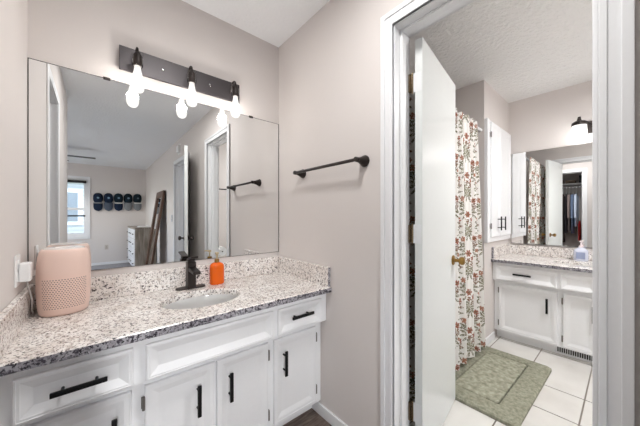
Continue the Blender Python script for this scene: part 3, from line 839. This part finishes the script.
# a sunken line round the centre field
# toilet roll and bar on the doorway side wall of the bathroom
tr = thing('toilet_roll', 'white toilet roll on a holder just inside the bathroom, seen in the large mirror', 'toilet roll', (XB+.075, -1.72, .746))
bm = bmesh.new(); cr_ = (XB+.075, -1.67, .746)
lathe(bm, [(.020, 0), (.056, 0), (.056, .1), (.020, .1), (.020, 0)], cr_, 28, 'y')
obj('paper', bm, PLAST, tr, True)
bm = T([(XB+.075, -1.66, .746), (XB+.075, -1.80, .746), (XB+.0755, -1.815, .746), (XB+.06, -1.815, .746), (XB, -1.815, .746)], .007, 10)
obj('holder', bm, BLACK, tr, True)
tag(obj('bathroom_towel_bar', T([(XB+.04, YBW, 1.60), (XB+.04, YBW+.06, 1.60), (XB+.5, YBW+.06, 1.60), (XB+.5, YBW, 1.60)], .009, 10), BRONZE, smooth=True, at=(XB+.3, YBW, 1.6)), 'dark towel bar on the bathroom side wall, seen in the large mirror', 'towel bar')

# ------------------------------------------------------------------ bedroom things, seen in the mirror
def cap(x, zt, label, crown, bill, emb, band):
    t = thing('baseball_cap', label, 'cap', (x, YF, zt-.22), 'caps hung on the bedroom wall')
    bm = bmesh.new(); n, mrows = 24, 8; rings = []
    sgp = lambda q, e_: math.copysign(abs(q)**e_, q)
    for j in range(mrows+1):
        b_ = (PI/2)*j/mrows; r = math.cos(b_)**.6; d = math.sin(b_)**1.2*.11
        rings.append([bm.verts.new((x+.095*r*sgp(math.cos(2*PI*k/n), .85), YF+.002+d, zt-.130+.13*r*sgp(math.sin(2*PI*k/n), .8))) for k in range(n)])
    for i in range(mrows):
        for k in range(n): bm.faces.new((rings[i][k], rings[i][(k+1) % n], rings[i+1][(k+1) % n], rings[i+1][k]))
    bm.faces.new(rings[0][::-1]); bmesh.ops.remove_doubles(bm, verts=bm.verts, dist=1e-5)
    obj('crown', bm, crown, t, True)
    bm = bmesh.new(); nu, nv = 14, 8; top = []
    for j in range(nv+1):
        t_ = j/nv; row = []
        for i in range(nu+1):
            s = 2*i/nu-1; half = .088*math.sqrt(max(0, 1-max(0, (t_-.45)/.55)**2.2))
            xx = s*half; row.append(bm.verts.new((x+xx, YF+.062+.018*t_-.035*(xx/.092)**2, zt-.235-.215*t_)))
        top.append(row)
    for j in range(nv):
        for i in range(nu): bm.faces.new((top[j][i], top[j][i+1], top[j+1][i+1], top[j+1][i]))
    bmesh.ops.remove_doubles(bm, verts=bm.verts, dist=1e-5)
    bmesh.ops.solidify(bm, geom=list(bm.faces), thickness=.006)
    obj('bill', bm, bill, t, True)
    bm = LA([(.024, 0), (.024, .006), (.015, .008), (0, .008)], (0, 0, 0), 14)
    for v in bm.verts: v.co = Vector((x+v.co.x, YF+.106+v.co.z, zt-.125+v.co.y*.9))
    obj('emblem', bm, emb, t)
    if band: obj('brim_band', B(x-.085, x+.085, YF+.062, YF+.078, zt-.262, zt-.236, bev=.004), band, t)
capd = [(.279, 1.770, 'navy cap with pale emblem and grey band, closest to the bedroom window', NAVY, NAVY, EMBL, GREYC),
        (.477, 1.775, 'dark cap with slate grey bill, second from the bedroom window', NAVY, simple('slate_bill', (66, 76, 92), .8), EMBL, None),
        (.675, 1.780, 'middle navy cap of the five, white band over a navy bill', NAVY2, NAVY, EMBL, WHITEC),
        (.873, 1.785, 'dark cap with mottled grey bill, fourth from the bedroom window', NAVY2, GREYC, EMBL, None),
        (1.072, 1.790, 'dark cap with white topped bill, farthest from the bedroom window', NAVY2, GREYC, simple('dull_emblem', (80, 96, 108), .7), WHITEC)]
for a in capd: cap(*a)
# dresser
dr = thing('dresser', 'grey wood dresser with white drawers against the bedroom wall', 'dresser', (1.03, -5.75, .004))
bm = bmesh.new(); DX0, DX1, DY0, DY1, DZ = .845, W-.015, -5.02, -6.5, .955
box(bm, DX0+.015, DX1, DY0, DY1, .06, DZ-.03); box(bm, DX0, DX1, DY0+.012, DY1-.012, DZ-.03, DZ, bev=.004)
for y in (DY0-.04, DY1+.04):
    for x in (DX0+.05, DX1-.05): box(bm, x-.025, x+.025, y-.025, y+.025, .004, .062)
obj('carcass', bm, WOODG, dr)
md = lambda u, v, w_: (DX0+.015-w_, -u, v)
for c_ in range(2):
    for r_ in range(4):
        u0 = 5.05+c_*.72; v0 = .09+r_*.208
        d = obj('drawer', nested(bmesh.new(), md, u0, u0+.70, v0, v0+.195, [(0, .014), (.002, .016), (.003, .016)]), TRIM, dr)
        for uu in (u0+.12, u0+.58):
            bm = LA([(.007, 0), (.006, .012), (.014, .018), (.013, .026), (0, .028)], (0, 0, 0), 12)
            for v in bm.verts: v.co = Vector((DX0-.001-v.co.z, -uu+v.co.x, v0+.10+v.co.y))
            obj('knob', bm, BLACK, d, True)
bm = bmesh.new(); box(bm, .93, 1.20, -5.15, -5.4, DZ+.0005, DZ+.018, bev=.004); box(bm, .95, 1.17, -5.17, -5.38, DZ+.018, DZ+.03, bev=.004)
tag(obj('folded_cloth', bm, PLAST, at=(1.06, -5.27, DZ)), 'white folded cloth lying on top of the grey dresser', 'cloth')
# leaning floor mirror
fm = thing('floor_mirror', 'dark brown wood framed mirror leaning on the bedroom wall', 'mirror', (1.1, -4.4, .004))
th_ = math.atan2(.24, 1.66); FA, FB = -4.02, -4.72
def ml_(u, v, w_):           # u along -y, v up the frame, w out from its front
    bx = W-.275; return Vector((bx+v*math.sin(th_)-w_*math.cos(th_), -u, .006+v*math.cos(th_)+w_*math.sin(th_)+.012))
def lb(bm, u0, u1, v0, v1, w0, w1):
    s = bmesh.new(); box(s, u0, u1, v0, v1, w0, w1, bev=.004); xform(s, ml_)
    me = bpy.data.meshes.new('t'); s.to_mesh(me); s.free(); bm.from_mesh(me)
bm = bmesh.new(); hh = 1.685; fw_ = .125
lb(bm, -FA, -FA+fw_, 0, hh, -.02, .02); lb(bm, -FB-fw_, -FB, 0, hh, -.02, .02); lb(bm, -FA+fw_, -FB-fw_, 0, fw_, -.02, .02); lb(bm, -FA+fw_, -FB-fw_, hh-fw_, hh, -.02, .02)
obj('frame', bm, WOODB, fm)
bm = bmesh.new(); lb(bm, -FA+fw_-.01, -FB-fw_+.01, fw_-.01, hh-fw_+.01, -.012, -.002); obj('glass', bm, MIRR, fm)
# wall bits in the bedroom
def plate(name, label, cat, y, z, w_, h_, mat):
    o = thing(name, label, cat, (W, y, z)); obj('plate', B(W-.007, W-.0003, y-w_/2, y+w_/2, z-h_/2, z+h_/2, bev=.002), mat, o)
    return o
p = plate('light_switch', 'grey switch plate on the bedroom wall beside the entry doorway', 'switch', -3.55, 1.16, .075, .12, simple('grey_plate', (170, 174, 180), .4))
obj('toggle', B(W-.014, W-.0068, -3.555, -3.545, 1.15, 1.17), PLAST, p)
p = plate('door_chime', 'pale chime box high on the wall above the bedroom entry doorway', 'chime', -3.02, 2.27, .14, .15, PLAST)
obj('cover', B(W-.035, W-.0068, -3.075, -2.965, 2.215, 2.325, bev=.01), PLAST, p)
p = thing('bedroom_outlet', 'beige outlet plate low on the bedroom wall below the caps', 'outlet', (.44, YF, .43))
obj('plate', B(.405, .475, YF+.0003, YF+.006, .375, .49, bev=.002), simple('beige_plate', (196, 186, 176), .4), p)
obj('receptacle', B(.425, .455, YF+.0055, YF+.008, .395, .47, bev=.003), simple('beige_socket', (176, 166, 156), .4), p)
# ceiling fan
fn = thing('ceiling_fan', 'dark bladed ceiling fan in the bedroom, blade tip showing in the mirror', 'fan', (-.43, -4.85, H))
fx, fy = -.43, -4.85
obj('canopy', LA([(.065, H-.0005), (.065, H-.02), (.03, H-.05), (.012, H-.052), (.012, H-.12)], (fx, fy, 0), 24), BRONZE, fn, True)
obj('motor', LA([(.02, H-.115), (.09, H-.12), (.11, H-.14), (.11, H-.19), (.08, H-.21), (0, H-.212)], (fx, fy, 0), 28), BRONZE, fn, True)
for k in range(5):
    a = 2*PI*k/5+.02; bm = bmesh.new(); box(bm, .10, .66, -.055, .055, H-.162, H-.154, bev=.003)
    for v in bm.verts:
        x, y = v.co.x, v.co.y; v.co = Vector((fx+x*math.cos(a)-y*math.sin(a), fy+x*math.sin(a)+y*math.cos(a), v.co.z+y*.02))
    obj('blade', bm, BRONZE, fn)
obj('added_lamp_globe', LA([(.0, H-.212), (.06, H-.212), (.10, H-.235), (.105, H-.265), (.08, H-.30), (.04, H-.315), (0, H-.318)], (fx, fy, 0), 28), LAMPG, fn, True)  # unseen globe, added so the fan carries a light
fl = lamp('fan_fill_light', 'SPOT', (fx, fy, H-.40), FAN_W, (1, .93, .86), .08)  # added spot brightening the bedroom and the vanity fronts
fl.data.spot_size = math.radians(165); fl.data.spot_blend = .25
lamp('hall_fill_light', 'POINT', (1.9, -3.4, H-.25), HALL_W, (.94, .97, 1), .08)  # added point light with no fixture, brightens the hall

# ------------------------------------------------------------------ closet
tag(obj('closet_shelf', B(-.799, -.40, -.362, -1.738, 1.86, 1.88, bev=.002), TRIM, at=(-.6, -1.05, 1.87)), 'white shelf across the closet above the hanging clothes', 'shelf')
tag(obj('closet_rod', T([(-.46, -.361, 1.80), (-.46, -1.739, 1.80)], .016, 12), CHROME, smooth=True, at=(-.46, -1.05, 1.80)), 'metal rod carrying the clothes in the closet', 'rod')
garm = [((28, 30, 38), 'black coat', 1.0, 0), ((48, 52, 62), 'charcoal shirt', .85, 0), ((30, 36, 54), 'navy jacket', .95, 0), ((86, 88, 96), 'grey shirt', .8, 0), ((58, 50, 50), 'brown grey coat', 1.05, 0), ((44, 42, 46), 'dark knit', .85, 0), ((98, 88, 86), 'taupe shirt', .8, 0), ((72, 84, 104), 'slate blue shirt', .85, 0), ((150, 160, 176), 'pale blue shirt', .7, 0), ((196, 22, 26), 'red top', .42, 0)]
place = ['hanging nearest the closet doorway edge by the vanity', 'next to the black coat in the closet', 'between the charcoal and grey shirts in the closet', 'beside the navy jacket in the closet', 'hanging mid-rod in the closet', 'after the brown grey coat in the closet', 'between the dark knit and slate blue shirt', 'beside the taupe shirt in the closet', 'beside the slate blue shirt in the closet', 'hanging low at the end of the closet row']
for i, ((col, nm, ln, _), pl_) in enumerate(zip(garm, place)):
    y = -.685-i*.050; kind = nm.split()[-1]
    t = thing('hanging_'+{'coat': 'coat', 'shirt': 'shirt', 'jacket': 'jacket', 'knit': 'sweater', 'top': 'tunic'}[kind], nm+' '+pl_, 'clothes', (-.46, y, 1.1), 'clothes in the closet')
    bm = bmesh.new(); rows = []; n = 16; zt = 1.68 if i < 9 else 1.12
    for j in range(9):
        f = j/8; z = zt-ln*f*.98; half = (.05+.17*min(1, f*6)) if f < .17 else .22+.02*f
        ring = []
        for k in range(n):
            a = 2*PI*k/n; wob = 1+.18*math.sin(5*a+i+3*f)*(f > .1)
            ring.append(bm.verts.new((-.46+half*math.cos(a), y+(.010+.008*min(1, f*4))*math.sin(a)*wob, z-(.03*abs(math.cos(a)) if f < .17 else 0))))
        rows.append(ring)
    for j in range(8):
        for k in range(n): bm.faces.new((rows[j][k], rows[j][(k+1) % n], rows[j+1][(k+1) % n], rows[j+1][k]))
    bm.faces.new(rows[0][::-1]); bm.faces.new(rows[-1])
    obj('cloth', bm, simple('cloth_'+nm.replace(' ', '_'), tuple(min(255, int(q*1.35+8)) if i < 9 else q for q in col), .9, bump=.3, bscale=200), t, True, ang=70)
    if kind != 'top' and kind != 'knit':
        for s in (-1, 1): obj('sleeve', T([(-.46+s*.20, y, zt-.05), (-.46+s*.245, y, zt-.22), (-.46+s*.235, y, zt-.52)], [.022, .021, .018], 8), t.children[0].data.materials[0], t, True)
    bm = bmesh.new()
    tube(bm, [(-.46, y, zt-.01), (-.46, y, 1.795-.03), (-.443, y, 1.795-.005), (-.437, y, 1.802), (-.446, y, 1.82), (-.46, y, 1.8205), (-.475, y, 1.815)], .003, 6)
    for s in (-1, 1): tube(bm, [(-.46, y, zt+.012), (-.46+s*.10, y, zt+.004)], .005, 6)
    obj('hanger', bm, TRIM, t, True)
lb_ = [((-.66, -.42, -.60, -.88, .09), (168, 146, 124), 'tan storage box on the closet shelf nearest the vanity end'), ((-.70, -.44, -.92, -1.07, .07), (120, 104, 92), 'low brown box on the closet shelf beside the tan box'), ((-.72, -.46, -1.12, -1.40, .16), (70, 72, 78), 'dark grey box on the closet shelf past the doorway edge')]
for (a, b_, c_, d_, h_), col, lab in lb_:
    t = thing('storage_box', lab, 'box', ((a+b_)/2, (c_+d_)/2, 1.88), 'boxes on the closet shelf')
    obj('base', B(a+.004, b_-.004, c_-.004, d_+.004, 1.8805, 1.88+h_-.03), simple('box_'+lab[:4].strip(), col, .8), t)
    obj('lid', B(a, b_, c_, d_, 1.88+h_-.032, 1.88+h_, bev=.003), simple('lid_'+lab[:4].strip(), tuple(min(255, int(x*1.1)) for x in col), .8), t)
hm = thing('laundry_hamper', 'pale pink hamper on the closet floor under the clothes', 'hamper', (-.52, -1.50, 0))
obj('bin', LA([(.13, 0.0005), (.14, .01), (.165, .62), (.17, .66), (.165, .665), (.158, .66), (.135, .02), (0, .02)], (-.52, -1.50, 0), 24, e=3.2), simple('pale_pink_fabric', (206, 182, 172), .8), hm, True)
obj('rim', LA([(.166, .655), (.174, .657), (.174, .672), (.166, .674)], (-.52, -1.50, 0), 24, e=3.2), simple('tan_rim', (176, 150, 132), .8), hm, True)

# flush ceiling lamp, unseen, added to brighten the vanity alcove
al = thing('added_ceiling_lamp', 'added fill light shaped as a thin round ceiling lamp before the vanity', 'light', (.62, -1.18, H))
obj('rim', LA([(.0, H-.0005), (.13, H-.0005), (.135, H-.006), (.132, H-.018), (.12, H-.020)], (.62, -1.18, 0), 36), TRIM, al, True)
obj('diffuser', LA([(.12, H-.0195), (.09, H-.023), (0, H-.024)], (.62, -1.18, 0), 36), LAMPG, al, True)
lamp('alcove_fill_light', 'AREA', (.62, -1.18, H-.027), ALC_W, (1, .99, .97), .22)

bl = thing('added_bathroom_lamp', 'added fill light shaped as a round ceiling lamp in the bathroom', 'light', (2.5, -2.0, H))  # unseen lamp added to brighten the bathroom and vanity fronts
obj('rim', LA([(.0, H-.0005), (.16, H-.0005), (.165, H-.01), (.16, H-.03), (.15, H-.032)], (2.5, -2.0, 0), 36), TRIM, bl, True)
obj('diffuser', LA([(.15, H-.031), (.13, H-.06), (.08, H-.08), (0, H-.087)], (2.5, -2.0, 0), 36), LAMPG, bl, True)
lamp('bath_fill_light', 'AREA', (2.5, -2.0, H-.09), BCL_W, (.98, .995, 1), .26)

# added floor lamp, hidden beyond the bedroom corner, to brighten the vanity fronts
RX, RY, RZ = -.22, -3.6, 1.45
rl = thing('added_floor_lamp', 'unseen black floor lamp added as fill light past the bedroom wall corner', 'lamp', (RX-.05, RY-.05, .004))
obj('base', LA([(.13, .0045), (.135, .012), (.12, .022), (.02, .03), (.012, .05)], (RX-.05, RY-.05, 0), 28), BLACK, rl, True)
obj('pole', T([(RX-.05, RY-.05, .04), (RX-.05, RY-.05, 1.42), (RX-.045, RY-.045, 1.46), (RX-.02, RY-.03, 1.475)], .010, 10), BLACK, rl, True)
dv = (Vector((.66, -.5, .42))-Vector((RX, RY, RZ))).normalized()
hd = LA([(.022, -.06), (.045, -.05), (.075, .06), (.073, .06), (.043, -.045), (0, -.052)], (0, 0, 0), 24)
qm = dv.to_track_quat('Z', 'Y').to_matrix()
for v in hd.verts: v.co = qm @ v.co + Vector((RX, RY, RZ))
obj('lamp_head', hd, BLACK, rl, True)
rd = lamp('vanity_fill_light', 'SPOT', Vector((RX, RY, RZ))+dv*.01, FILL_W, (.97, .985, 1), .06)
rd.rotation_euler = dv.to_track_quat('-Z', 'Y').to_euler(); rd.data.spot_size = math.radians(34); rd.data.spot_blend = .8
